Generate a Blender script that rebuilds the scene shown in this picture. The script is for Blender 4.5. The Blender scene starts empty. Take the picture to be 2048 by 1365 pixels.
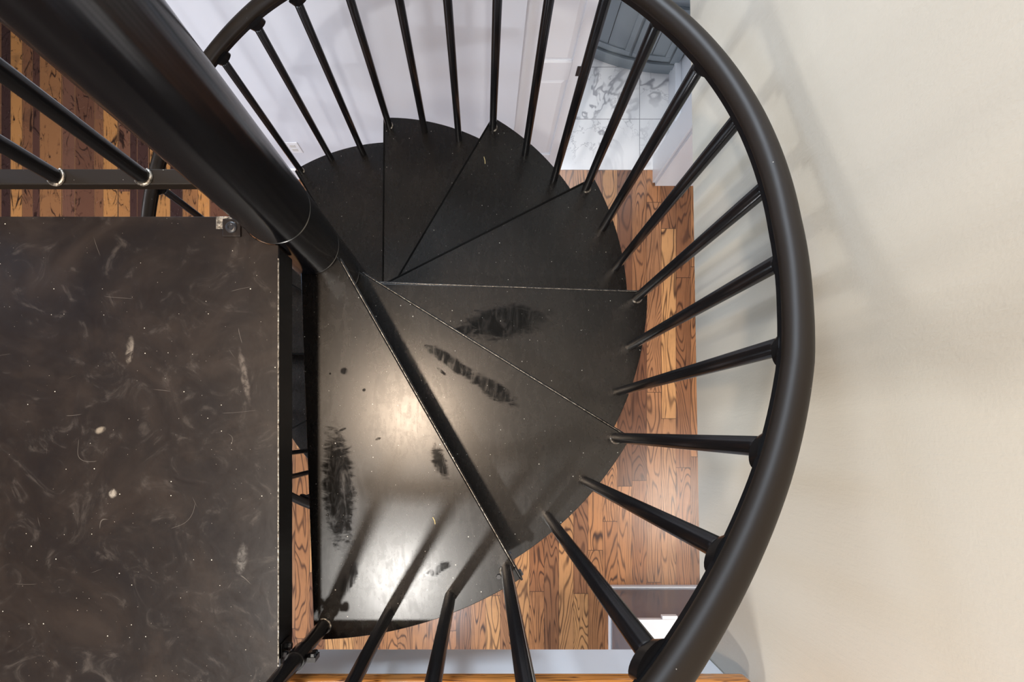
import bpy, bmesh, math, random
from mathutils import Vector, Matrix
random.seed(7)
S = bpy.context.scene
COL = S.collection

# ------------------------------------------------------------------ camera / world / light
H = 1.016                       # camera height above the landing (z = 0)
cam_d = bpy.data.cameras.new('camera')
cam = bpy.data.objects.new('camera', cam_d); COL.objects.link(cam)
cam.location = (0, 0, H); cam.rotation_euler = (0, 0, 0)
cam_d.sensor_width = 36.0
cam_d.lens = 36.0 * 1100 / 2048
cam_d.shift_x = (1024 - 965) / 2048
cam_d.shift_y = -(682.5 - 860) / 2048
cam_d.clip_start = 0.01
S.camera = cam

S.view_settings.view_transform = 'Standard'
S.view_settings.look = 'None'
S.view_settings.gamma = 1.0
S.view_settings.use_curve_mapping = False
S.view_settings.exposure = 0.0

w = bpy.data.worlds.new('world'); S.world = w; w.use_nodes = True
w.node_tree.nodes['Background'].inputs[0].default_value = (0.80, 0.88, 1.0, 1)
w.node_tree.nodes['Background'].inputs[1].default_value = 0.06

def area(name, loc, target, size, power, color, size_y=None):
    d = bpy.data.lights.new(name, 'AREA'); d.energy = power; d.color = color
    d.shape = 'RECTANGLE'; d.size = size; d.size_y = size_y or size
    o = bpy.data.objects.new(name, d); COL.objects.link(o)
    o.location = loc
    v = Vector(target) - Vector(loc)
    o.rotation_euler = v.to_track_quat('-Z', 'Y').to_euler()
    return o
def bulb(name, loc, radius, power, color):
    d = bpy.data.lights.new(name, 'POINT'); d.energy = power; d.color = color
    d.shadow_soft_size = radius
    o = bpy.data.objects.new(name, d); COL.objects.link(o); o.location = loc
    return o
WARM = (1.0, 0.78, 0.58)
def can(name, loc, radius, power, color):
    d = bpy.data.lights.new(name, 'SPOT'); d.energy = power; d.color = color
    d.shadow_soft_size = radius; d.spot_size = math.radians(125); d.spot_blend = 0.6
    o = bpy.data.objects.new(name, d); COL.objects.link(o); o.location = loc
    return o
can('key_ceiling_light', (-0.70, -1.27, 3.3), 0.06, 340, (1.0, 0.96, 0.90))
can('second_ceiling_light', (-0.62, 0.14, 3.3), 0.08, 300, WARM)
area('upper_front_window_light', (-2.9, -2.9, 1.0), (0.4, 0.3, 0.3), 0.45, 75, (1.0, 0.97, 0.93), 0.7)
area('upper_cool_fill', (-0.9, 3.1, 1.3), (-0.2, -0.5, 0.0), 1.2, 115, (0.76, 0.87, 1.0), 1.9)  # added cool fill, brightens the white fascia
area('lower_window_light', (-3.6, -2.4, -1.1), (0.2, 1.6, -1.6), 1.9, 120, (0.78, 0.87, 1.0))
area('lower_ceiling_light', (2.0, -0.78, -0.36), (2.0, -0.78, -3), 0.7, 34, (1.0, 0.92, 0.84))
area('lower_hall_light', (-2.6, 0.6, -0.36), (-2.6, 0.6, -3), 0.5, 34, (0.95, 0.95, 1.0))
area('bath_ceiling_light', (0.7, 2.6, -0.36), (0.7, 2.6, -3), 0.6, 18, (0.90, 0.95, 1.0))
bulb('lower_added_bulb', (-0.35, -1.7, -0.9), 0.05, 36, (0.95, 0.96, 1.0))  # added unseen bulb, throws baluster shadows onto the back wall
area('left_blue_fill', (-3.7, 1.5, 1.1), (0, 0.2, 0.4), 0.8, 32, (0.50, 0.68, 1.0), 1.4)  # added blue fill for the pole and guard balusters

# ------------------------------------------------------------------ materials
def mat(name):
    m = bpy.data.materials.new(name); m.use_nodes = True
    nt = m.node_tree
    return m, nt, nt.nodes['Principled BSDF']
class G:
    """tiny node helper"""
    def __init__(s, nt): s.nt = nt
    def n(s, t, **k):
        x = s.nt.nodes.new(t)
        for a, b in k.items(): setattr(x, a, b)
        return x
    def link(s, a, b): s.nt.links.new(a, b)
    def put(s, sock, v):
        if hasattr(v, 'links') or hasattr(v, 'is_linked'): s.link(v, sock)
        else: sock.default_value = v
    def m(s, op, a, b=0.0, c=None, clamp=False):
        x = s.n('ShaderNodeMath', operation=op); x.use_clamp = clamp
        s.put(x.inputs[0], a); s.put(x.inputs[1], b)
        if c is not None: s.put(x.inputs[2], c)
        return x.outputs[0]
    def obj(s): return s.n('ShaderNodeTexCoord').outputs['Object']
    def xyz(s, v):
        x = s.n('ShaderNodeSeparateXYZ'); s.link(v, x.inputs[0]); return x.outputs
    def comb(s, a, b, c):
        x = s.n('ShaderNodeCombineXYZ')
        for i, v in enumerate((a, b, c)): s.put(x.inputs[i], v)
        return x.outputs[0]
    def noise(s, vec, scale, detail=2.0, rough=0.5, dist=0.0):
        x = s.n('ShaderNodeTexNoise'); s.link(vec, x.inputs['Vector'])
        x.inputs['Scale'].default_value = scale; x.inputs['Detail'].default_value = detail
        x.inputs['Roughness'].default_value = rough; x.inputs['Distortion'].default_value = dist
        return x.outputs[0]
    def ramp(s, f, pts, interp='LINEAR'):
        x = s.n('ShaderNodeValToRGB'); s.link(f, x.inputs[0]); cr = x.color_ramp; cr.interpolation = interp
        while len(cr.elements) > 1: cr.elements.remove(cr.elements[-1])
        cr.elements[0].position = pts[0][0]; cr.elements[0].color = (*pts[0][1], 1)
        for p, c in pts[1:]:
            e = cr.elements.new(p); e.color = (*c, 1)
        return x.outputs[0]
    def mix(s, f, a, b):
        x = s.n('ShaderNodeMix', data_type='RGBA')
        s.put(x.inputs[0], f); s.put(x.inputs[6], a if not isinstance(a, tuple) else (*a, 1)); s.put(x.inputs[7], b if not isinstance(b, tuple) else (*b, 1))
        return x.outputs[2]
    def smooth(s, v, lo, hi):
        x = s.n('ShaderNodeMapRange', interpolation_type='SMOOTHSTEP')
        s.put(x.inputs[0], v); x.inputs[1].default_value = lo; x.inputs[2].default_value = hi
        return x.outputs[0]
    def bump(s, h, dist, bsdf, strength=1.0):
        b = s.n('ShaderNodeBump'); s.link(h, b.inputs['Height']); b.inputs['Distance'].default_value = dist
        b.inputs['Strength'].default_value = strength
        s.link(b.outputs[0], bsdf.inputs['Normal'])

def dust(g, pos, scale, thr):
    """sparse tiny specks: Voronoi cells, only some cells carry a speck"""
    v = g.n('ShaderNodeTexVoronoi', voronoi_dimensions='2D'); g.link(pos, v.inputs['Vector']); v.inputs['Scale'].default_value = scale
    r = g.xyz(v.outputs['Color'])
    rad = g.m('MULTIPLY', r[0], 0.045)
    dot = g.m('LESS_THAN', v.outputs['Distance'], rad)
    return g.m('MULTIPLY', dot, g.m('GREATER_THAN', r[1], thr))

def blob(g, pos, cx, cy, ang, a, b, warp, ns=14.0, amt=0.9, edge=0.25):
    """an ellipse-shaped wear mark with a ragged edge, at a fixed place on the metal"""
    p = g.xyz(pos); ca, sa = math.cos(ang), math.sin(ang)
    dx = g.m('SUBTRACT', p[0], cx); dy = g.m('SUBTRACT', p[1], cy)
    u = g.m('DIVIDE', g.m('ADD', g.m('MULTIPLY', dx, ca), g.m('MULTIPLY', dy, sa)), a)
    v = g.m('DIVIDE', g.m('SUBTRACT', g.m('MULTIPLY', dy, ca), g.m('MULTIPLY', dx, sa)), b)
    r = g.m('SQRT', g.m('ADD', g.m('MULTIPLY', u, u), g.m('MULTIPLY', v, v)))
    r = g.m('ADD', r, g.m('MULTIPLY', g.m('SUBTRACT', warp, 0.5), amt))
    return g.m('SUBTRACT', 1.0, g.smooth(r, 1.0 - edge, 1.0))

def make_gloss_black(name, base=(0.0055, 0.0052, 0.0058), rough=0.22):
    m, nt, b = mat(name); g = G(nt); o = g.obj()
    n = g.noise(o, 25, 3)
    b.inputs['Base Color'].default_value = (*base, 1)
    g.link(g.m('MULTIPLY_ADD', n, 0.05, rough - 0.025), b.inputs['Roughness'])
    d = dust(g, o, 60, 0.92)
    g.link(g.mix(d, base, (0.35, 0.34, 0.32)), b.inputs['Base Color'])
    return m
M_BLACK = make_gloss_black('black_enamel', rough=0.24)
M_POLE = make_gloss_black('black_pole_enamel', (0.0045, 0.0045, 0.0058), 0.19)
M_RAIL = make_gloss_black('black_rail_enamel', (0.0115, 0.0080, 0.0056), 0.44)
M_RAIL.node_tree.nodes['Principled BSDF'].inputs['Specular IOR Level'].default_value = 0.26
M_POLE.node_tree.nodes['Principled BSDF'].inputs['Specular IOR Level'].default_value = 0.75

def make_tread():
    m, nt, b = mat('black_tread_steel'); g = G(nt); o = g.obj()
    p = g.xyz(o)
    xy = g.comb(p[0], p[1], 0.0)
    big = g.noise(xy, 3.2, 4, 0.6, 0.6)
    fine = g.noise(xy, 38, 4, 0.65, 1.2)
    streak = g.noise(g.comb(g.m('MULTIPLY', p[0], 4.5), g.m('MULTIPLY', p[1], 1.2), 0.0), 9, 4, 0.65, 1.6)
    warp = g.noise(g.comb(g.m('MULTIPLY', p[0], 1.0), g.m('MULTIPLY', p[1], 2.4), 3.0), 26, 4, 0.7, 1.0)
    col = g.mix(g.smooth(big, 0.35, 0.7), (0.0035, 0.0033, 0.0034), (0.0085, 0.0065, 0.0055))
    # dull hand and mop marks
    marks = [(-0.318, -0.13, 1.62, 0.155, 0.040, 1.3), (-0.095, -0.070, 1.9, 0.055, 0.020, 1.2),
             (0.025, 0.105, -0.55, 0.085, 0.026, 1.3), (0.065, 0.318, 0.12, 0.150, 0.055, 1.3), (-0.06, 0.29, 0.3, 0.05, 0.02, 1.2),
             (-0.075, 0.17, -0.6, 0.10, 0.020, 1.2), (-0.295, -0.33, 1.1, 0.05, 0.020, 1.0), (-0.10, -0.31, 0.5, 0.04, 0.016, 1.3),
             (-0.306, 0.130, 0.3, 0.0105, 0.0095, 0.5), (-0.337, 0.124, 0.0, 0.003, 0.003, 0.4), (-0.262, 0.088, 0.2, 0.0055, 0.0045, 0.6),
             (-0.31, 0.0, 0.4, 0.012, 0.004, 1.1), (-0.23, -0.02, 0.4, 0.010, 0.004, 1.1), (-0.105, 0.15, -0.7, 0.018, 0.006, 1.0), (-0.13, 0.2, 0.0, 0.005, 0.005, 0.6)]
    tot = None
    for cx, cy, an, a, bb, am in marks:
        k = blob(g, o, cx, cy, an, a, bb, warp, amt=am, edge=0.5)
        tot = k if tot is None else g.m('MAXIMUM', tot, k)
    lay = g.m('MULTIPLY', tot, g.smooth(streak, 0.25, 0.6))
    rough = g.m('ADD', 0.27, g.m('MULTIPLY', g.m('SUBTRACT', fine, 0.5), 0.07))
    rough = g.m('ADD', rough, g.m('MULTIPLY', g.m('SUBTRACT', streak, 0.5), 0.10))
    rough = g.m('SUBTRACT', rough, g.m('MULTIPLY', lay, 0.16))
    g.link(rough, b.inputs['Roughness'])
    g.link(g.m('SUBTRACT', 0.46, g.m('MULTIPLY', lay, 0.26)), b.inputs['Specular IOR Level'])
    col = g.mix(lay, col, (0.004, 0.0035, 0.003))
    d = dust(g, xy, 34, 0.80)
    d2 = dust(g, xy, 85, 0.93)
    col = g.mix(g.m('MAXIMUM', d, d2), col, (0.55, 0.54, 0.50))
    g.link(col, b.inputs['Base Color'])
    g.bump(g.noise(xy, 120, 3, 0.6), 0.0002, b, 0.06)
    return m
M_TREAD = make_tread()
M_SEAM_SHADE, _nt, _b = mat('seam_shade_black')  # near-black colour for the shade lines at the tread seams
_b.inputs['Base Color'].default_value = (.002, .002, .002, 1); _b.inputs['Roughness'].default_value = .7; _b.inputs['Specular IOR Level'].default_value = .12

def make_landing():
    m, nt, b = mat('landing_brown_black_steel'); g = G(nt); o = g.obj()
    p = g.xyz(o); xy = g.comb(p[0], p[1], 0.0)
    big = g.noise(xy, 4.0, 5, 0.65, 1.2)
    swirl = g.noise(xy, 13, 5, 0.68, 2.2)
    col = g.ramp(big, [(0.3, (0.0050, 0.0030, 0.0036)), (0.5, (0.0105, 0.0068, 0.0058)), (0.70, (0.024, 0.0165, 0.0130))])
    haze = g.smooth(swirl, 0.54, 0.80)
    col = g.mix(g.m('MULTIPLY', haze, 0.6), col, (0.075, 0.062, 0.053))
    # scratches: thin contour lines of stretched noise, gated
    sc = None
    for (sx, sy, rot, sd) in ((3.0, 0.9, 0.5, 1.0), (1.0, 3.4, 0.2, 5.0), (2.6, 2.0, -0.7, 9.0)):
        ca, sa = math.cos(rot), math.sin(rot)
        u = g.m('ADD', g.m('MULTIPLY', p[0], ca * sx), g.m('MULTIPLY', p[1], sa * sx))
        v = g.m('ADD', g.m('MULTIPLY', p[0], -sa * sy), g.m('MULTIPLY', p[1], ca * sy))
        nn = g.noise(g.comb(u, v, sd), 3.0, 1.0)
        ln = g.m('SUBTRACT', 1.0, g.smooth(g.m('ABSOLUTE', g.m('SUBTRACT', nn, 0.52)), 0.0004, 0.0022))
        gate = g.smooth(g.noise(g.comb(p[0], p[1], sd + 20), 10.0, 1.0), 0.66, 0.70)
        k = g.m('MULTIPLY', ln, gate)
        sc = k if sc is None else g.m('MAXIMUM', sc, k)
    col = g.mix(g.m('MULTIPLY', sc, 0.6), col, (0.17, 0.15, 0.13))
    # chalky marks seen on the plate
    warp = g.noise(xy, 40, 3, 0.6)
    wa = g.smooth(g.noise(xy, 55, 4, 0.7, 1.0), 0.30, 0.62)
    for cx, cy, an, a, bb, c in ((-0.651, 0.147, 1.45, 0.030, 0.0085, (0.20, 0.17, 0.14)), (-0.683, -0.118, 0.6, 0.0095, 0.0085, (0.34, 0.30, 0.25)),
                                 (-0.44, 0.10, 1.75, 0.060, 0.008, (0.12, 0.10, 0.085)), (-0.706, 0.0, 0.4, 0.012, 0.007, (0.26, 0.22, 0.17)),
                                 (-0.445, -0.24, 1.4, 0.03, 0.012, (0.13, 0.12, 0.11))):
        col = g.mix(g.m('MULTIPLY', blob(g, o, cx, cy, an, a, bb, warp, amt=1.1, edge=0.6), g.m('MULTIPLY', wa, 0.85)), col, c)
    d = g.m('MAXIMUM', dust(g, xy, 42, 0.84), dust(g, xy, 110, 0.95))
    col = g.mix(d, col, (0.62, 0.58, 0.50))
    g.link(col, b.inputs['Base Color'])
    g.link(g.m('MULTIPLY_ADD', swirl, 0.25, 0.22), b.inputs['Roughness'])
    b.inputs['Specular IOR Level'].default_value = 0.33
    g.bump(g.noise(xy, 60, 3, 0.6), 0.0006, b, 0.25)
    return m
M_LAND = make_landing()

def make_wood(name, plank=0.0963, length=1.25, tint=1.0, swap=False, dark=0.0, rough=0.30):
    m, nt, b = mat(name); g = G(nt); o = g.obj(); p = g.xyz(o)
    X, Y = (p[1], p[0]) if swap else (p[0], p[1])
    gx = g.m('DIVIDE', g.m('SUBTRACT', X, 0.020), plank); i = g.m('FLOOR', gx); fx = g.m('FRACT', gx)
    def rnd(a, c, k):
        wn = g.n('ShaderNodeTexWhiteNoise', noise_dimensions='3D'); g.link(g.comb(a, c, k), wn.inputs['Vector']); return wn.outputs['Value']
    off = g.m('MULTIPLY', rnd(i, 0.0, 1.0), 3.0)
    gy = g.m('ADD', g.m('DIVIDE', Y, length), off); j = g.m('FLOOR', gy); fy = g.m('FRACT', gy)
    r1 = rnd(i, j, 2.0); r2 = rnd(i, j, 3.0)
    # cathedral grain: contour lines of a stretched noise
    q = g.comb(g.m('MULTIPLY_ADD', X, 8.0, g.m('MULTIPLY', r1, 40.0)), g.m('MULTIPLY', Y, 1.15), g.m('MULTIPLY', r2, 30.0))
    base = g.noise(q, 1.0, 1.6, 0.45, 0.3)
    rings = g.m('FRACT', g.m('MULTIPLY', base, 21.0))
    tri = g.m('ABSOLUTE', g.m('SUBTRACT', rings, 0.5))
    line = g.smooth(tri, 0.26, 0.50)
    pores = g.noise(g.comb(g.m('MULTIPLY', X, 160.0), g.m('MULTIPLY', Y, 7.0), r1), 1.0, 3, 0.65)
    tone = g.ramp(r1, [(0.0, (0.15, 0.062, 0.031)), (0.22, (0.36, 0.150, 0.060)), (0.45, (0.54, 0.250, 0.098)),
                       (0.65, (0.21, 0.088, 0.043)), (0.82, (0.40, 0.19, 0.085)), (1.0, (0.64, 0.33, 0.130))], 'LINEAR')
    cloud = g.noise(g.comb(X, Y, 4.0), 6.0, 3, 0.6)
    c = g.mix(g.m('MULTIPLY', line, g.m('MULTIPLY_ADD', g.noise(g.comb(X, Y, r2), 5, 1), 0.9, 0.38)), tone, (0.050, 0.017, 0.008))
    c = g.mix(g.m('MULTIPLY', g.smooth(pores, 0.50, 0.78), 0.55), c, (0.10, 0.038, 0.018))
    c = g.mix(g.m('MULTIPLY', g.smooth(cloud, 0.45, 0.75), 0.25), c, (0.14, 0.06, 0.03))
    gap = g.m('MAXIMUM', g.m('LESS_THAN', g.m('MINIMUM', fx, g.m('SUBTRACT', 1.0, fx)), 0.012),
              g.m('LESS_THAN', g.m('MINIMUM', fy, g.m('SUBTRACT', 1.0, fy)), 0.0016))
    c = g.mix(g.m('MULTIPLY', gap, 0.8), c, (0.03, 0.012, 0.006))
    if tint != 1.0:
        c = g.mix(1.0 - tint, c, (0.02, 0.008, 0.004))
    g.link(c, b.inputs['Base Color'])
    g.link(g.m('MULTIPLY_ADD', pores, 0.14, rough - 0.05), b.inputs['Roughness'])
    g.bump(g.m('SUBTRACT', g.m('MULTIPLY', pores, 0.25), gap), 0.0012, b, 0.35)
    return m
M_WOOD = make_wood('oak_plank_floor')
def make_rustic():
    m, nt, b = mat('rustic_mixed_plank_floor'); g = G(nt); o = g.obj(); p = g.xyz(o)
    nx_ = g.noise(g.comb(g.m('MULTIPLY', p[0], 3.3), 0.0, 0.0), 1.0, 1)
    gx = g.m('DIVIDE', g.m('MULTIPLY_ADD', nx_, 0.42, p[0]), 0.088); i = g.m('FLOOR', gx); fx = g.m('FRACT', gx)
    def rnd(a, c, k):
        wn = g.n('ShaderNodeTexWhiteNoise', noise_dimensions='3D'); g.link(g.comb(a, c, k), wn.inputs['Vector']); return wn.outputs['Value']
    gy = g.m('ADD', g.m('DIVIDE', p[1], 1.9), g.m('MULTIPLY', rnd(i, 0.0, 1.0), 3.0)); j = g.m('FLOOR', gy); fy = g.m('FRACT', gy)
    r1 = rnd(i, j, 2.0)
    tone = g.ramp(r1, [(0.0, (0.050, 0.026, 0.024)), (0.3, (0.115, 0.052, 0.038)), (0.5, (0.26, 0.115, 0.055)), (0.7, (0.17, 0.080, 0.055)), (0.8, (0.22, 0.10, 0.055)), (0.9, (0.50, 0.225, 0.075)), (1.0, (0.60, 0.29, 0.10))])
    q = g.comb(g.m('MULTIPLY_ADD', p[0], 8.0, g.m('MULTIPLY', r1, 40.0)), g.m('MULTIPLY', p[1], 2.2), r1)
    base = g.noise(q, 1.0, 2.5, 0.6, 0.8)
    tri = g.m('ABSOLUTE', g.m('SUBTRACT', g.m('FRACT', g.m('MULTIPLY', base, 10.0)), 0.5))
    cl = g.noise(g.comb(p[0], p[1], 0.0), 9.0, 4, 0.65, 0.8)
    c = g.mix(g.m('MULTIPLY', g.smooth(tri, 0.34, 0.5), g.smooth(cl, 0.4, 0.6)), tone, (0.022, 0.010, 0.008))
    c = g.mix(g.m('MULTIPLY', g.smooth(cl, 0.5, 0.8), 0.5), c, (0.05, 0.026, 0.022))
    e = g.m('MINIMUM', fx, g.m('SUBTRACT', 1.0, fx))
    c = g.mix(g.m('MULTIPLY', g.m('LESS_THAN', e, 0.035), 0.7), c, (0.40, 0.20, 0.09))
    c = g.mix(g.m('LESS_THAN', e, 0.012), c, (0.012, 0.006, 0.005))
    g.link(c, b.inputs['Base Color']); g.link(g.m('MULTIPLY_ADD', cl, 0.2, 0.16), b.inputs['Roughness'])
    g.bump(cl, 0.004, b, 0.4)
    return m
M_RUSTIC = make_rustic()
def make_nosing():
    m, nt, b = mat('amber_oak_nosing'); g = G(nt); p = g.xyz(g.obj())
    base = g.noise(g.comb(g.m('MULTIPLY', p[0], 1.6), g.m('MULTIPLY', p[1], 14.0), g.m('MULTIPLY', p[2], 30.0)), 1.5, 3, 0.6, 0.5)
    rings = g.m('ABSOLUTE', g.m('SUBTRACT', g.m('FRACT', g.m('MULTIPLY', base, 9.0)), 0.5))
    c = g.mix(g.smooth(rings, 0.30, 0.5), (0.50, 0.20, 0.045), (0.09, 0.028, 0.008))
    g.link(c, b.inputs['Base Color']); b.inputs['Roughness'].default_value = 0.18
    b.inputs['Coat Weight'].default_value = 0.6; b.inputs['Coat Roughness'].default_value = 0.08
    return m
M_NOSE = make_nosing()

def make_marble(name, tile=None, scale=1.0):
    m, nt, b = mat(name); g = G(nt); o = g.obj(); p = g.xyz(o)
    if tile:
        tx = g.m('DIVIDE', g.m('SUBTRACT', p[0], 1.032), tile[0]); ty = g.m('DIVIDE', g.m('SUBTRACT', p[1], 2.041), tile[1])
        ix, iy = g.m('FLOOR', tx), g.m('FLOOR', ty)
        pos = g.comb(g.m('ADD', p[0], g.m('MULTIPLY', ix, 3.7)), g.m('ADD', p[1], g.m('MULTIPLY', iy, 5.3)), 0.0)
    else:
        pos = o
    n1 = g.noise(pos, 1.9 * scale, 4, 0.6, 0.5)
    n2 = g.noise(pos, 4.0 * scale, 5, 0.62, 0.7)
    v1 = g.m('SUBTRACT', 1.0, g.smooth(g.m('ABSOLUTE', g.m('SUBTRACT', n1, 0.5)), 0.002, 0.022))
    v2 = g.m('SUBTRACT', 1.0, g.smooth(g.m('ABSOLUTE', g.m('SUBTRACT', n2, 0.48)), 0.0, 0.016))
    gate = g.smooth(g.noise(pos, 2.0 * scale, 1), 0.42, 0.62)
    k = g.m('MAXIMUM', g.m('MULTIPLY', v1, g.m('MULTIPLY_ADD', gate, 0.75, 0.15)), g.m('MULTIPLY', v2, g.m('MULTIPLY', gate, 0.6)))
    c = g.mix(k, (0.80, 0.80, 0.81), (0.30, 0.30, 0.33))
    if tile:
        fx, fy = g.m('FRACT', tx), g.m('FRACT', ty)
        gr = g.m('MAXIMUM', g.m('LESS_THAN', g.m('MINIMUM', fx, g.m('SUBTRACT', 1.0, fx)), 0.0035), g.m('LESS_THAN', g.m('MINIMUM', fy, g.m('SUBTRACT', 1.0, fy)), 0.0065))
        c = g.mix(gr, c, (0.33, 0.33, 0.34))
    g.link(c, b.inputs['Base Color']); b.inputs['Roughness'].default_value = 0.22
    return m
M_TILE = make_marble('marble_floor_tile', (0.61, 0.342))
M_SLAB = make_marble('marble_slab', None, 0.7)

def make_paint(name, col, rough=0.55, bumpy=0.0004, mott=0.04):
    m, nt, b = mat(name); g = G(nt); o = g.obj()
    n = g.noise(o, 1.6, 3)
    dk = tuple(c * (1 - mott) for c in col)
    g.link(g.mix(n, col, dk), b.inputs['Base Color'])
    b.inputs['Roughness'].default_value = rough
    p = g.xyz(o)
    rip = g.noise(g.comb(p[0], g.m('MULTIPLY', p[1], 6.0), g.m('MULTIPLY', p[2], 1.0)), 16, 3, 0.6)
    fine = g.noise(o, 240, 2)
    g.bump(g.m('ADD', g.m('MULTIPLY', rip, 1.2), g.m('MULTIPLY', fine, 0.5)), bumpy, b, 0.5)
    return m
M_WALL = make_paint('greige_wall_paint', (0.525, 0.50, 0.435), 0.50, 0.0010)
M_WALL2 = make_paint('cool_white_wall_paint', (0.68, 0.71, 0.78), 0.6)
M_WHITE = make_paint('white_trim_paint', (0.82, 0.845, 0.89), 0.28, 0.0002, 0.01)
M_CEIL = make_paint('ceiling_paint', (0.62, 0.61, 0.59), 0.8)
M_GREYCAB = make_paint('blue_grey_cabinet_paint', (0.24, 0.275, 0.30), 0.40, 0.0001, 0.02)
M_DARKGAP = make_paint('dark_recess', (0.03, 0.032, 0.035), 0.7)
M_ISLAND = make_paint('glossy_grey_panel', (0.15, 0.165, 0.20), 0.10, 0.00005, 0.02)
M_IRON = make_gloss_black('black_hardware', (0.02, 0.02, 0.024), 0.35)
def make_weld():
    m, nt, b = mat('bare_weld_metal'); g = G(nt); o = g.obj()
    n = g.noise(o, 140, 3, 0.7)
    g.link(g.ramp(n, [(0.35, (0.03, 0.025, 0.02)), (0.55, (0.30, 0.27, 0.23)), (0.75, (0.7, 0.68, 0.62))]), b.inputs['Base Color'])
    b.inputs['Metallic'].default_value = 0.6; b.inputs['Roughness'].default_value = 0.3
    g.bump(n, 0.002, b, 0.8)
    return m
M_WELD = make_weld()
M_STRAW = make_paint('straw', (0.75, 0.62, 0.30), 0.6)
M_LENS, _nt, _b = mat('lamp_lens')
_b.inputs['Emission Color'].default_value = (1, .9, .78, 1); _b.inputs['Emission Strength'].default_value = 6

# ------------------------------------------------------------------ mesh helpers
def make(name, bm, m, parent=None, smooth=False, kind=None, bevel=0.0, seg=2):
    me = bpy.data.meshes.new(name)
    bmesh.ops.recalc_face_normals(bm, faces=bm.faces)
    bm.to_mesh(me); bm.free()
    me.materials.append(m)
    o = bpy.data.objects.new(name, me); COL.objects.link(o)
    if smooth:
        for p in me.polygons: p.use_smooth = True
        try: me.set_sharp_from_angle(angle=math.radians(40))
        except Exception: pass
    if bevel:
        b = o.modifiers.new('bevel', 'BEVEL'); b.width = bevel; b.segments = seg; b.limit_method = 'ANGLE'
    if parent is not None: o.parent = parent
    if kind: o['kind'] = kind
    return o
def thing(name, label, cat, group=None, loc=(0, 0, 0)):
    o = bpy.data.objects.new(name, None); COL.objects.link(o); o.location = loc
    o.empty_display_size = 0.1
    tag(o, label, cat, group); return o
def tag(o, label, cat, group=None):
    o['label'] = label; o['category'] = cat
    if group: o['group'] = group
    return o
def box(bm, x0, x1, y0, y1, z0, z1):
    vs = [bm.verts.new((x, y, z)) for z in (z0, z1) for x, y in ((x0, y0), (x1, y0), (x1, y1), (x0, y1))]
    for f in ((3, 2, 1, 0), (4, 5, 6, 7), (0, 1, 5, 4), (1, 2, 6, 5), (2, 3, 7, 6), (3, 0, 4, 7)): bm.faces.new([vs[i] for i in f])
    return bm
def BOX(*a): return box(bmesh.new(), *a)
def prism(bm, pts, z0, z1):
    lo = [bm.verts.new((x, y, z0)) for x, y in pts]; hi = [bm.verts.new((x, y, z1)) for x, y in pts]
    n = len(pts); bm.faces.new(lo[::-1]); bm.faces.new(hi)
    for i in range(n): bm.faces.new((lo[i], lo[(i + 1) % n], hi[(i + 1) % n], hi[i]))
    return bm
def tube(bm, pts, r, seg=20, caps=True, flat=1.0):
    """sweep a circle (radius r, vertical squash flat) along pts"""
    P = [Vector(p) for p in pts]; rings = []
    rr = r if hasattr(r, '__len__') else [r] * len(P)
    for i, p in enumerate(P):
        t = (P[min(i + 1, len(P) - 1)] - P[max(i - 1, 0)]).normalized()
        up = Vector((0, 0, 1)) if abs(t.z) < 0.95 else Vector((1, 0, 0))
        a = t.cross(up).normalized(); b = a.cross(t).normalized()
        rings.append([bm.verts.new(p + a * (rr[i] * math.cos(k * 2 * math.pi / seg)) + b * (rr[i] * flat * math.sin(k * 2 * math.pi / seg))) for k in range(seg)])
    for A, B in zip(rings, rings[1:]):
        for k in range(seg): bm.faces.new((A[k], A[(k + 1) % seg], B[(k + 1) % seg], B[k]))
    if caps: bm.faces.new(rings[0][::-1]); bm.faces.new(rings[-1])
    return bm
def lathe(bm, cx, cy, prof, seg=64):
    rings = [[bm.verts.new((cx + r * math.cos(k * 2 * math.pi / seg), cy + r * math.sin(k * 2 * math.pi / seg), z)) for k in range(seg)] for r, z in prof]
    for A, B in zip(rings, rings[1:]):
        for k in range(seg): bm.faces.new((A[k], A[(k + 1) % seg], B[(k + 1) % seg], B[k]))
    bm.faces.new(rings[0][::-1]); bm.faces.new(rings[-1])
    return bm
def xbox(bm, M, sx, sy, sz):
    """box of half sizes sx,sy,sz under matrix M"""
    vs = [bm.verts.new(M @ Vector((x * sx, y * sy, z * sz))) for z in (-1, 1) for x, y in ((-1, -1), (1, -1), (1, 1), (-1, 1))]
    for f in ((3, 2, 1, 0), (4, 5, 6, 7), (0, 1, 5, 4), (1, 2, 6, 5), (2, 3, 7, 6), (3, 0, 4, 7)): bm.faces.new([vs[i] for i in f])
    return bm
def bolt(bm, M, r, h, seg=6):
    """hex bolt head standing on the plane of matrix M"""
    a = [bm.verts.new(M @ Vector((r * math.cos(k * math.pi * 2 / seg), r * math.sin(k * math.pi * 2 / seg), 0))) for k in range(seg)]
    b = [bm.verts.new(M @ Vector((r * .9 * math.cos(k * math.pi * 2 / seg), r * .9 * math.sin(k * math.pi * 2 / seg), h))) for k in range(seg)]
    bm.faces.new(a[::-1]); bm.faces.new(b)
    for k in range(seg): bm.faces.new((a[k], a[(k + 1) % seg], b[(k + 1) % seg], b[k]))
    return bm

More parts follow.
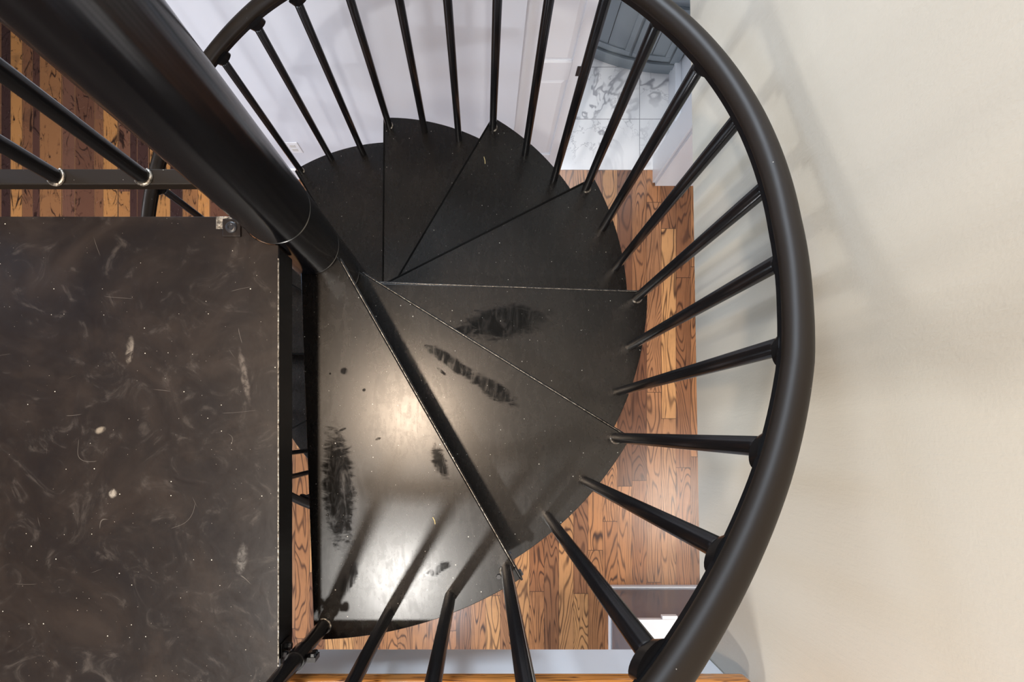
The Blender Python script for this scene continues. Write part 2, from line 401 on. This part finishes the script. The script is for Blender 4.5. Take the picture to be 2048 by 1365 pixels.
# ------------------------------------------------------------------ layout numbers
FL = -2.6                                    # lower floor
RISE = 0.2
PX, PY, PR = -0.382, 0.408, 0.065            # centre pole
CANG = {0: -87.9, 1: -58.8, 2: -30.6, 3: -1.4, 4: 28.3, 5: 59.0, 6: 89.6, 7: 119.7}
for n in range(8, 14): CANG[n] = CANG[7] + (n - 7) * 30.0
NOSE = {1: -60.4, 2: -31.7, 3: -2.0, 4: 26.9, 5: 59.3, 6: 89.5, 7: 121.1}
ROUT = {1: .873, 2: .875, 3: .867, 4: .861, 5: .850, 6: .851, 7: .857}
FEET = {(1, 0): (-58.8, .840), (1, 1): (-68.3, .838), (1, 2): (-78.0, .834),
        (2, 0): (-30.6, .842), (2, 1): (-39.9, .844), (2, 2): (-49.0, .839),
        (3, 0): (-1.4, .835), (3, 1): (-11.1, .835), (3, 2): (-20.6, .839),
        (4, 0): (28.3, .822), (4, 1): (18.4, .822), (4, 2): (8.9, .833),
        (5, 0): (59.0, .816), (5, 1): (48.4, .812), (5, 2): (38.4, .822),
        (6, 0): (89.6, .817), (6, 1): (79.4, .810), (6, 2): (69.4, .815),
        (7, 0): (119.7, .838), (7, 1): (109.9, .834), (7, 2): (100.0, .818)}
for n in range(8, 13):
    for k in range(3): FEET[(n, k)] = (CANG[n] - k * 10, .832)
def pol(a, r): return PX + r * math.cos(math.radians(a)), PY + r * math.sin(math.radians(a))
RT = [(-0.3, .846), (1.38, .847), (1.88, .845), (2.23, .841), (2.42, .834), (2.73, .826), (3.2, .822), (3.9, .813), (5.2, .815), (6.2, .835), (6.63, .844), (7.17, .846), (8.2, .845), (13, .845)]
def rrad(n):
    for (a, ra), (b, rb) in zip(RT, RT[1:]):
        if n <= b: t = max(0, (n - a) / (b - a)); return ra + (rb - ra) * t
    return RT[-1][1]
RAILH = 0.7725
def rail_pt(n): x, y = pol(-88.5 + 29.6 * n, rrad(n)); return Vector((x, y, -RISE * n + RAILH))
def rail_n(ang): return (ang + 88.5) / 29.6

# ------------------------------------------------------------------ spiral staircase
stair = thing('spiral_staircase', 'black steel spiral staircase winding down round a thick centre pole', 'staircase')
prof = [(PR + .06, FL), (PR + .06, FL + .012), (PR, FL + .012)]
z = FL
for n in range(12, -1, -1):
    zt = -RISE * n
    prof += [(PR, zt + .0015), (PR - .003, zt + .003), (PR - .003, zt + .0055), (PR + .0006, zt + .007)]
prof += [(PR, 0.2), (PR, 3.36)]
make('center_pole', lathe(bmesh.new(), PX, PY, prof, 96), M_POLE, stair, smooth=True)

def tread_outline(n):
    ro = ROUT.get(n, .862)
    cn = pol(*FEET[(n, 0)])
    na = math.radians(NOSE.get(n, CANG[n] - 0.3))
    d = Vector((math.cos(na), math.sin(na))); side = Vector((-d.y, d.x))     # towards the lower tread
    p0 = Vector(cn) + side * 0.0165
    ba = math.radians((CANG[n - 1] if n > 1 else -87.9))
    e = Vector((math.cos(ba), math.sin(ba))); bside = Vector((e.y, -e.x))
    rb = FEET[(n - 1, 0)][1] if n > 1 else .842
    q0 = Vector(pol(math.degrees(ba), rb)) + bside * 0.022
    c = Vector((PX, PY))
    def hit(p, dr, r):
        w_ = p - c; b = w_.dot(dr); disc = b * b - (w_.dot(w_) - r * r); return p + dr * (-b + math.sqrt(disc))
    A = hit(p0, d, ro); B = hit(q0, e, ro)
    aA = math.atan2(A.y - PY, A.x - PX); aB = math.atan2(B.y - PY, B.x - PX)
    while aB > aA: aB -= 2 * math.pi
    pts = []
    N = 28
    for i in range(N + 1):
        a = aB + (aA - aB) * i / N
        pts.append((PX + ro * math.cos(a), PY + ro * math.sin(a)))
    # inner end, close round the pole
    pi_ = hit(p0, d, PR - .004) if (p0 - c).dot(side) < PR - .005 else p0 - d * .77
    qi_ = hit(q0, e, PR - .004)
    pts += [tuple(pi_), tuple(c + (pi_ - c) * .3), tuple(c + (qi_ - c) * .3), tuple(qi_)]
    return pts, A, pi_, B, qi_, d, side, e, bside
def lip(bm, a, b, inward, t, z0, z1):
    a = Vector(a); b = Vector(b)
    prism(bm, [tuple(a), tuple(b), tuple(b + inward * t), tuple(a + inward * t)], z0, z1)
for n in range(1, 13):
    zt = -RISE * n
    pts, A, pi_, B, qi_, d, side, e, bside = tread_outline(n)
    bm = prism(bmesh.new(), pts, zt - .005, zt)
    lip(bm, pi_, A, -side, .004, zt - .036, zt - .004)
    lip(bm, qi_, B, -bside, .004, zt - .036, zt - .004)
    if n <= 3: tube(bm, [(*(pi_ + d * .012 + side * .0025), zt - .0042), (*(A - d * .002 + side * .0025), zt - .0042)], .0042, 10)
    t = make('tread', bm, M_TREAD, stair, bevel=.0012)
    if n > 3:
        make('seam_shade', tube(bmesh.new(), [(*(pi_ + d * .012 + side * .0028), zt - .0038), (*(A - d * .004 + side * .0028), zt - .0038)], .0046, 10), M_SEAM_SHADE, t)  # dark tube painting the line of shade along the nosing
        continue
    # bright metal line in place of the highlight on the folded nose edge
    bm = bmesh.new()
    tube(bm, [(*(pi_ + d * .02 + side * .0025), zt - .0004), (*(A - d * .03 + side * .0025), zt - .0004)], .0009, 6)
    make('bright_edge', bm, M_WELD, t)

# balusters
def bracket(ang, ztop):
    """saddle that bolts the baluster top to the rail"""
    n = rail_n(ang); a = rail_pt(n - .02); b = rail_pt(n + .02); tdir = (b - a).normalized()
    return rail_pt(n), tdir
def baluster(ang, r, zfoot, weld, name='baluster'):
    x, y = pol(ang, r)
    rp, td = bracket(ang, 0)
    rad = .0128
    top = rp.z - .044
    bm = tube(bmesh.new(), [(x, y, zfoot), (x, y, top - .004), (x, y, top)], [rad, rad, rad * .8], 24)
    b = make(name, bm, M_BLACK, stair, smooth=True)
    # welded saddle
    bm = bmesh.new()
    inw = Vector((PX - x, PY - y, 0)).normalized()
    c = Vector((x, y, top + .008)) + inw * .001
    side = td.cross(Vector((0, 0, 1))).normalized(); up = side.cross(td).normalized()
    M = Matrix((( td.x, side.x, up.x, c.x), (td.y, side.y, up.y, c.y), (td.z, side.z, up.z, c.z), (0, 0, 0, 1)))
    outl = []
    for k in range(24):
        t_ = k * math.pi * 2 / 24
        outl.append((.027 * math.cos(t_) - .006, .0118 * math.sin(t_)))
    lo = [bm.verts.new(M @ Vector((u * .9, v * .9, -.008))) for u, v in outl]
    hi = [bm.verts.new(M @ Vector((u, v, .010))) for u, v in outl]
    bm.faces.new(lo[::-1]); bm.faces.new(hi)
    for k in range(24): bm.faces.new((lo[k], lo[(k + 1) % 24], hi[(k + 1) % 24], hi[k]))
    make('rail_bracket', bm, M_BLACK, b, smooth=True)
    if weld:
        bm = bmesh.new(); pts = []
        for k in range(13):
            a = math.radians(ang - 150 + k * 15)
            pts.append((x + (rad + .001) * math.cos(a), y + (rad + .001) * math.sin(a), zfoot + .0025))
        tube(bm, pts, [.001] + [.0032] * 11 + [.001], 8)
        make('weld_bead', bm, M_WELD, b, smooth=True)
    return b
for (n, k), (a, r) in FEET.items():
    if n <= 12: baluster(a, r, -RISE * n, k == 0)
# nose clips: flat tab and bolts that tie each tread's outer corner to the corner baluster
for n in range(1, 3):
    a, r = FEET[(n, 0)]; x, y = pol(a, r); na = math.radians(NOSE[n])
    M = Matrix.Translation((x, y, -RISE * n)) @ Matrix.Rotation(na, 4, 'Z')
    if n == 1:
        bm = xbox(bmesh.new(), M @ Matrix.Translation((.002, .0185, -.018)), .036, .0025, .014)
        cl = make('nose_clip', bm, M_BLACK, stair, bevel=.001)
        bm = bolt(bmesh.new(), M @ Matrix.Translation((-.022, .021, -.014)) @ Matrix.Rotation(-math.pi / 2, 4, 'X'), .008, .006)
        make('bolt', bm, M_IRON, cl)
        bm = bolt(bmesh.new(), M @ Matrix.Translation((.024, .021, -.016)) @ Matrix.Rotation(-math.pi / 2, 4, 'X'), .008, .006)
        make('bolt', bm, M_IRON, cl)
        bm = bolt(bmesh.new(), M @ Matrix.Translation((.004, -.022, 0)), .006, .005)
        make('bolt', bm, M_IRON, cl)

# top newel at the landing corner, with its clamp
nx, ny = pol(-87.9, .842)
nb = make('newel_post', tube(bmesh.new(), [(nx, ny, -RISE), (nx, ny, .93)], .0150, 28), M_BLACK, stair, smooth=True)
bm = bmesh.new(); pts = []
for k in range(15):
    a = math.radians(-100 + k * 15)
    pts.append((nx + .0155 * math.cos(a), ny + .0155 * math.sin(a), -RISE + .003))
make('weld_bead', tube(bm, pts, .0028, 8), M_WELD, nb, smooth=True)
# rail
pts = [rail_pt(-.05 + 12.4 * i / 420) for i in range(421)]
rail = make('handrail', tube(bmesh.new(), pts, .0188, 28), M_RAIL, stair, smooth=True)
# flat bar under the rail that the saddles sit on
bm = bmesh.new()
rings = []
for i in range(421):
    p = pts[i]; t = (pts[min(i + 1, 420)] - pts[max(i - 1, 0)]).normalized(); s_ = t.cross(Vector((0, 0, 1))).normalized(); u = s_.cross(t).normalized()
    rings.append([bm.verts.new(p + s_ * a_ + u * b_) for a_, b_ in ((-.0115, -.027), (.0115, -.027), (.0115, -.012), (-.0115, -.012))])
for A_, B_ in zip(rings, rings[1:]):
    for k in range(4): bm.faces.new((A_[k], A_[(k + 1) % 4], B_[(k + 1) % 4], B_[k]))
bm.faces.new(rings[0][::-1]); bm.faces.new(rings[-1])
make('rail_bar', bm, M_BLACK, rail)

# ------------------------------------------------------------------ landing platform
land = thing('landing_platform', 'scratched brown-black steel landing plate beside the centre pole at the top', 'platform')
LX, LY, LYB, LXL = -0.3775, 0.3945, -0.4405, -1.36
notch = [(PX + .0665 * math.cos(math.radians(a)), PY + .0665 * math.sin(math.radians(a))) for a in range(192, 273, 5)]
pl = notch + [(LX, PY - .0664), (LX, LYB), (LX - .045, LYB - .055), (LX - .045, LYB - .12), (LXL, LYB - .12), (LXL, LY)]
make('deck_plate', prism(bmesh.new(), pl, -.006, 0), M_LAND, land, bevel=.0012)
fl = make('side_channel', BOX(LX - .012, LX - .0006, LYB + .012, PY - .069, -.078, -.0062), M_BLACK, land, bevel=.001)
make('back_channel', BOX(LXL, LX - .085, LY - .011, LY - .0006, -.078, -.0062), M_BLACK, land, bevel=.001)
bm = tube(bmesh.new(), [(LX, LY - .078, -.001), (LX, LYB + .003, -.001)], .0014, 6)
make('bright_edge', bm, M_WELD, land)  # thin bright metal line along the plate edge
# bolt tab by the pole
bx_, by_ = (465 - 965) * H / 1100, (860 - 457) * H / 1100
make('weld_patch', xbox(bmesh.new(), Matrix.Translation((bx_ - .012, by_ + .010, .0008)), .018, .0115, .0012), M_WELD, land, bevel=.001)
tb = make('bolt_tab', xbox(bmesh.new(), Matrix.Translation((bx_, by_, .0015)), .0165, .0165, .0030), M_LAND, land, bevel=.001)
bm = lathe(bmesh.new(), bx_, by_, [(.0105, .0045), (.0105, .0065), (.008, .0085), (.0055, .0085), (.004, .007)], 24)
make('bolt', bm, M_IRON, tb, smooth=True)
# clamp plate that holds the newel to the landing side
cp = make('corner_clamp', BOX(LX - .0002, LX + .0028, LYB - .012, LYB + .040, -.060, -.010), M_BLACK, land, bevel=.001)
for dy, dz in ((.014, -.024), (.022, -.048)):
    bm = bolt(bmesh.new(), Matrix.Translation((LX + .0028, LYB + dy, dz)) @ Matrix.Rotation(math.pi / 2, 4, 'Y'), .0075, .006)
    make('bolt', bm, M_IRON, cp)
bm = bmesh.new(); ring = []
for k in range(25):
    a = math.radians(150 - k * 15)
    ring.append(a)
prev = None; lo_o = []; 
def clampring(bm, x, y, r0, r1, z0, z1, a0, a1, N=26):
    R = []
    for i in range(N + 1):
        a = math.radians(a0 + (a1 - a0) * i / N); c_, s_ = math.cos(a), math.sin(a)
        R.append([bm.verts.new((x + r * c_, y + r * s_, zz)) for r, zz in ((r0, z0), (r1, z0), (r1, z1), (r0, z1))])
    for A_, B_ in zip(R, R[1:]):
        for k in range(4): bm.faces.new((A_[k], A_[(k + 1) % 4], B_[(k + 1) % 4], B_[k]))
    bm.faces.new(R[0][::-1]); bm.faces.new(R[-1]); return bm
clampring(bm, nx, ny, .0152, .0185, -.060, -.010, 170, -110)
make('clamp_strap', bm, M_BLACK, cp)
bm = xbox(bmesh.new(), Matrix.Translation((nx + .0275, ny - .002, -.036)), .0080, .0045, .014)
bolt(bm, Matrix.Translation((nx + .029, ny + .0025, -.029)) @ Matrix.Rotation(-math.pi / 2, 4, 'X'), .006, .006)
bolt(bm, Matrix.Translation((nx + .029, ny + .0025, -.043)) @ Matrix.Rotation(-math.pi / 2, 4, 'X'), .006, .006)
make('clamp_lug', bm, M_BLACK, cp)

# guard railing behind the landing
gd = thing('landing_guard_railing', 'black square-bar guard railing along the back edge of the landing', 'railing')
GD = .951
gy0, gy1 = (860 - 368.5) * GD / 1100, (860 - 338) * GD / 1100
gz = H - GD
make('bottom_rail', BOX(LXL, PX - .068, gy0, gy1, gz - .022, gz), M_RAIL, gd, bevel=.0015)
make('top_rail', tube(bmesh.new(), [(LXL, (gy0 + gy1) / 2, .93), (PX - .07, (gy0 + gy1) / 2, .93)], .019, 20), M_RAIL, gd, smooth=True)
for k, gx in enumerate((287, 113, -61, -235)):
    x = (gx - 965) * GD / 1100; y = (gy0 + gy1) / 2 - .001
    b = make('baluster', tube(bmesh.new(), [(x, y, gz), (x, y, .915)], .0128, 24), M_BLACK, gd, smooth=True)
    pts = [(x + .0138 * math.cos(math.radians(a)), y + .0138 * math.sin(math.radians(a)), gz + .002) for a in range(-150, 61, 15)]
    make('weld_bead', tube(bmesh.new(), pts, .0030, 8), M_WELD, b, smooth=True)

# ------------------------------------------------------------------ the building shell
def st(name, bm, m, **k): return make(name, bm, m, kind='structure', **k)
st('floor', BOX(-1.60, 3.2, -4.5, 1.708, FL - .05, FL), M_WOOD)
st('floor', BOX(-6.0, -1.6005, -4.5, 5.0, FL - .05, FL), M_RUSTIC)
st('floor', BOX(-1.60, 3.2, 1.7085, 4.6, FL - .05, FL + .004), M_TILE)
# upper right-hand wall: slightly turned in plan, ends at the edge of the opening
ZB = H - 1.33
def wx(y): return .5195 - .0168 * (y - 0) if True else 0
bm = prism(bmesh.new(), [(wx(-.62), -.62), (wx(-.62) + .12, -.62), (wx(3.0) + .12, 3.0), (wx(3.0), 3.0)], ZB, 3.4)
st('wall_right', bm, M_WALL)
# floor slab round the opening
FY = -.538
slab = bmesh.new()
box(slab, -5.0, 3.2, -4.5, FY, ZB, -.046)
st('ceiling', slab, M_CEIL)
slab = bmesh.new()
box(slab, -5.0, -1.40, FY, 1.45, ZB, -.046)
st('ceiling', slab, M_CEIL)
slab = BOX(-5.0, 3.2, 1.45, 4.6, ZB, -.046)
st('ceiling', slab, M_CEIL)
st('ceiling', BOX(wx(-.5) + .125, 3.2, FY, 1.45, ZB, -.046), M_CEIL)
M_WOODU = make_wood('upper_oak_floor', plank=.0963, length=.9, rough=.25)
st('floor', BOX(-5.0, wx(-.5) - .03, -4.5, -.60, -.0455, -.0005), M_WOODU)
st('floor', BOX(-5.0, -1.402, -.599, 1.45, -.0455, -.0005), M_WOODU)
# white fascia of the opening, wood nosing on top of it
st('trim_1', BOX(-1.40, wx(FY) - .002, FY - .006, FY + .0045, ZB - .004, -.046), M_WHITE)
NY = -.466
st('trim_2', BOX(-1.40, .505, -.599, NY, -.045, .0), M_NOSE, bevel=.014, seg=5)

# lower rooms
WY = 1.66; DY = 1.644
bm = BOX(-1.53, .174, WY, WY + .12, FL, ZB)
st('wall_back', bm, M_WALL2)
st('baseboard_back', BOX(-1.53, .174, DY, WY, FL, FL + .132), M_WHITE, bevel=.004)
# header over the doorway and the wide white casing block at its right
st('wall_back', BOX(.174, 1.118, WY, WY + .12, FL + 2.06, ZB), M_WALL2)
XJ = 1.118
st('trim_3', BOX(XJ + .016, 1.60, 1.604, WY - .0005, FL, ZB), M_WHITE)
st('wall_back', BOX(XJ + .016, 2.6, WY, WY + .12, FL, ZB), M_WALL2)
st('trim_4', BOX(XJ, XJ + .0155, 1.625, WY + .125, FL, FL + 2.06), M_WHITE)
# bathroom beyond
st('wall_bath_right', BOX(1.262, 1.36, WY + .121, 4.5, FL + .005, ZB), M_WHITE)
st('baseboard_bath_right', BOX(1.222, 1.2615, WY + .121, 2.36, FL + .005, FL + .13), M_WHITE, bevel=.003)
st('wall_bath_back', BOX(-1.5, 1.26, 3.2, 3.3, FL + .005, ZB), M_WALL2)
st('wall_lower_right', BOX(2.6, 2.7, -4.5, 1.66, FL, ZB), M_WALL2)
st('wall_lower_front', BOX(-6, 2.6, -4.6, -4.5, FL, ZB), M_WALL2)

# panelled door standing in the left part of the doorway
DYF = 1.708
door = st('door_1', BOX(.178, .508, DYF + .012, DYF + .044, FL + .012, FL + 2.045), M_WHITE)
dx0, dx1 = .178, .508
def px2x(px, d): return (px - 965) * d / 1100
# stiles and rails in front of the recessed core
fr = bmesh.new()
sx0, sx1 = .262, .418
zr = [(FL + .012, FL + .20), (FL + .93, FL + 1.06), (FL + 1.93, FL + 2.045)]
box(fr, dx0, sx0, DYF, DYF + .0125, FL + .012, FL + 2.045); box(fr, sx1, dx1, DYF, DYF + .0125, FL + .012, FL + 2.045)
for a, b in zr: box(fr, sx0 + .0002, sx1 - .0002, DYF, DYF + .0125, a, b)
make('door_frame', fr, M_WHITE, door, bevel=.002)
for (a, b) in ((FL + .20, FL + .93), (FL + 1.06, FL + 1.93)):
    pbm = bmesh.new()
    i0 = .028
    o_ = [(sx0, a), (sx1, a), (sx1, b), (sx0, b)]; n_ = [(sx0 + i0, a + i0), (sx1 - i0, a + i0), (sx1 - i0, b - i0), (sx0 + i0, b - i0)]
    A_ = [pbm.verts.new((x, DYF + .0125, z_)) for x, z_ in o_]; B_ = [pbm.verts.new((x, DYF + .004, z_)) for x, z_ in n_]
    for k in range(4): pbm.faces.new((A_[k], A_[(k + 1) % 4], B_[(k + 1) % 4], B_[k]))
    pbm.faces.new(B_)
    make('door_panel', pbm, M_WHITE, door)
lt = make('door_latch', BOX(.446, .5085, DYF - .004, DYF, FL + .965, FL + 1.035), M_IRON, door, bevel=.002)
make('latch_button', BOX(.462, .488, DYF - .008, DYF - .004, FL + .985, FL + 1.015), M_IRON, lt, bevel=.002)

# outlet on the back wall
ot = thing('wall_outlet', 'white duplex wall outlet on the cool white wall above the baseboard', 'outlet', loc=(-1.107, WY, FL + .386))
op = make('cover_plate', BOX(-.036, .036, -.005, 0, -.058, .058), M_WHITE, ot, bevel=.002)
for dz in (-.021, .021):
    make('socket', BOX(-.016, .016, -.0065, -.0048, dz - .014, dz + .014), M_CEIL, ot, bevel=.003)

# vanity with a bowed front
van = thing('bathroom_vanity', 'blue-grey bow-front vanity cabinet standing on the marble tiles', 'cabinet')
VXC, VA, VB, VYB = 1.30, .80, .36, 2.70
def bow(x, off=0.0):
    t = max(-1, min(1, (x - VXC) / VA)); return VYB - off - VB * math.sqrt(max(0, 1 - t * t)) if abs(t) < 1 else VYB - off
def bowline(x0, x1, off, N=26):
    return [(x0 + (x1 - x0) * i / N, bow(x0 + (x1 - x0) * i / N, off)) for i in range(N + 1)]
def bowpanel(x0, x1, off0, off1, z0, z1):
    a = bowline(x0, x1, off1); b = bowline(x0, x1, off0)
    return prism(bmesh.new(), a + b[::-1], z0, z1)
VX0, VX1 = .585, 1.249
Z0 = FL + .005
pts = bowline(VX0, VX1, 0)
make('cabinet_body', prism(bmesh.new(), pts + [(VX1, 3.15), (VX0, 3.15)], Z0 + .09, Z0 + .82), M_GREYCAB, van)
make('plinth', prism(bmesh.new(), bowline(VX0 + .01, VX1 - .001, .006) + [(VX1 - .001, 3.15), (VX0 + .01, 3.15)], Z0, Z0 + .0895), M_GREYCAB, van)
make('base_moulding', bowpanel(VX0, VX1, .0005, .022, Z0 + .06, Z0 + .105), M_GREYCAB, van, bevel=.005, seg=3)
for (a, b) in ((.64, .925), (.94, 1.175)):
    d_ = make('door', bowpanel(a, b, .0005, .012, Z0 + .135, Z0 + .56), M_GREYCAB, van, bevel=.002)
    g_ = bowpanel(a, b, .0125, .020, Z0 + .135, Z0 + .175)
    for (u, v, zz0, zz1) in ((a, b, .52, .56), (a, a + .035, .175, .52), (b - .035, b, .175, .52)):
        l1 = bowline(u, v, .020, 8); l2 = bowline(u, v, .0125, 8); prism(g_, l1 + l2[::-1], Z0 + zz0 + (.0002 if zz0 < .2 else 0), Z0 + zz1 - (.0002 if zz1 < .55 else 0))
    make('door_frame', g_, M_GREYCAB, d_, bevel=.003)
    gm = bmesh.new()
    xm = (a + b) / 2
    for xg in (xm,):
        l1 = bowline(xg - .0018, xg + .0018, .0131, 2); l2 = bowline(xg - .0018, xg + .0018, .0121, 2); prism(gm, l1 + l2[::-1], Z0 + .18, Z0 + .515)
    make('bead_groove', gm, M_DARKGAP, d_)
for (a, b) in ((.64, .925), (.94, 1.175)):
    dr = make('drawer', bowpanel(a, b, .0005, .016, Z0 + .60, Z0 + .78), M_GREYCAB, van, bevel=.003)
    xm = (a + b) / 2
    make('knob', tube(bmesh.new(), [(xm, bow(xm, .016), Z0 + .69), (xm, bow(xm, .035), Z0 + .69)], [.006, .014], 16), M_IRON, dr, smooth=True)
make('filler_stile', bowpanel(1.19, 1.247, .0005, .014, Z0 + .11, Z0 + .81), M_GREYCAB, van, bevel=.003)
make('vanity_top', prism(bmesh.new(), bowline(VX0 - .02, VX1 + .008, .03) + [(VX1 + .008, 3.15), (VX0 - .02, 3.15)], Z0 + .8205, Z0 + .85), M_SLAB, van)

# kitchen island on the lower floor
isl = thing('kitchen_island', 'glossy grey cabinet island with white marble top on the lower wood floor', 'cabinet')
IX0, IX1, IY1, IY0 = .834, 2.3, -1.030, -2.6
IZT = FL + .704
make('cabinet_body', BOX(IX0, IX1, IY0, IY1, FL + .0, IZT - .03), M_ISLAND, isl, bevel=.001)
make('base_trim', BOX(IX0 - .008, IX1, IY0, IY1 + .010, FL, FL + .045), M_WHITE, isl, bevel=.002)
make('countertop', BOX(IX0 - .012, IX1 + .02, IY0, IY1 + .024, IZT - .03, IZT), M_SLAB, isl, bevel=.002)
make('marble_block', BOX(.953, 1.034, IY1 + .0245, IY1 + .043, IZT - .03, IZT), M_SLAB, isl, bevel=.002)

# ------------------------------------------------------------------ upper ceiling and its can lights
st('ceiling', BOX(-4.0, .75, -3.4, 3.2, 3.37, 3.45), M_CEIL)
for i, (x, y, lb) in enumerate(((-0.70, -1.27, 'round recessed ceiling light in front of the landing'), (-0.62, .14, 'round recessed ceiling light straight above the landing'))):
    t = thing('ceiling_light', lb, 'ceiling light', loc=(x, y, 3.37))
    make('trim_ring', lathe(bmesh.new(), 0, 0, [(.095, 0), (.095, -.006), (.075, -.008), (.07, -.002)], 32), M_WHITE, t, smooth=True)

st('wall_upper_left', BOX(-4.1, -4.0, -3.4, 3.2, 0, 3.37), M_WALL)
st('wall_upper_front', BOX(-4.0, .66, -3.5, -3.4, 0, 3.37), M_WALL)
st('wall_right', BOX(wx(-.62) + .0005, wx(-.62) + .12, -3.4, -.6205, -.045, 3.37), M_WALL)
# two bits of straw lying on treads
for (px, py, n, ang, ln, lb) in ((969, 321, 5, 1.75, .026, 'short pale curled straw on a black tread near its outer edge'),
                                 (868, 1042, 1, 1.9, .016, 'tiny yellow straw sliver on the top tread in the shadow band')):
    d_ = H + RISE * n; x = (px - 965) * d_ / 1100; y = (860 - py) * d_ / 1100; zz = -RISE * n + .0012
    bm = tube(bmesh.new(), [(x - math.cos(ang) * ln / 2, y - math.sin(ang) * ln / 2, zz), (x + .0015, y, zz), (x + math.cos(ang) * ln / 2, y + math.sin(ang) * ln / 2, zz)], .0011, 6)
    tag(make('straw_sliver', bm, M_STRAW), lb, 'straw')
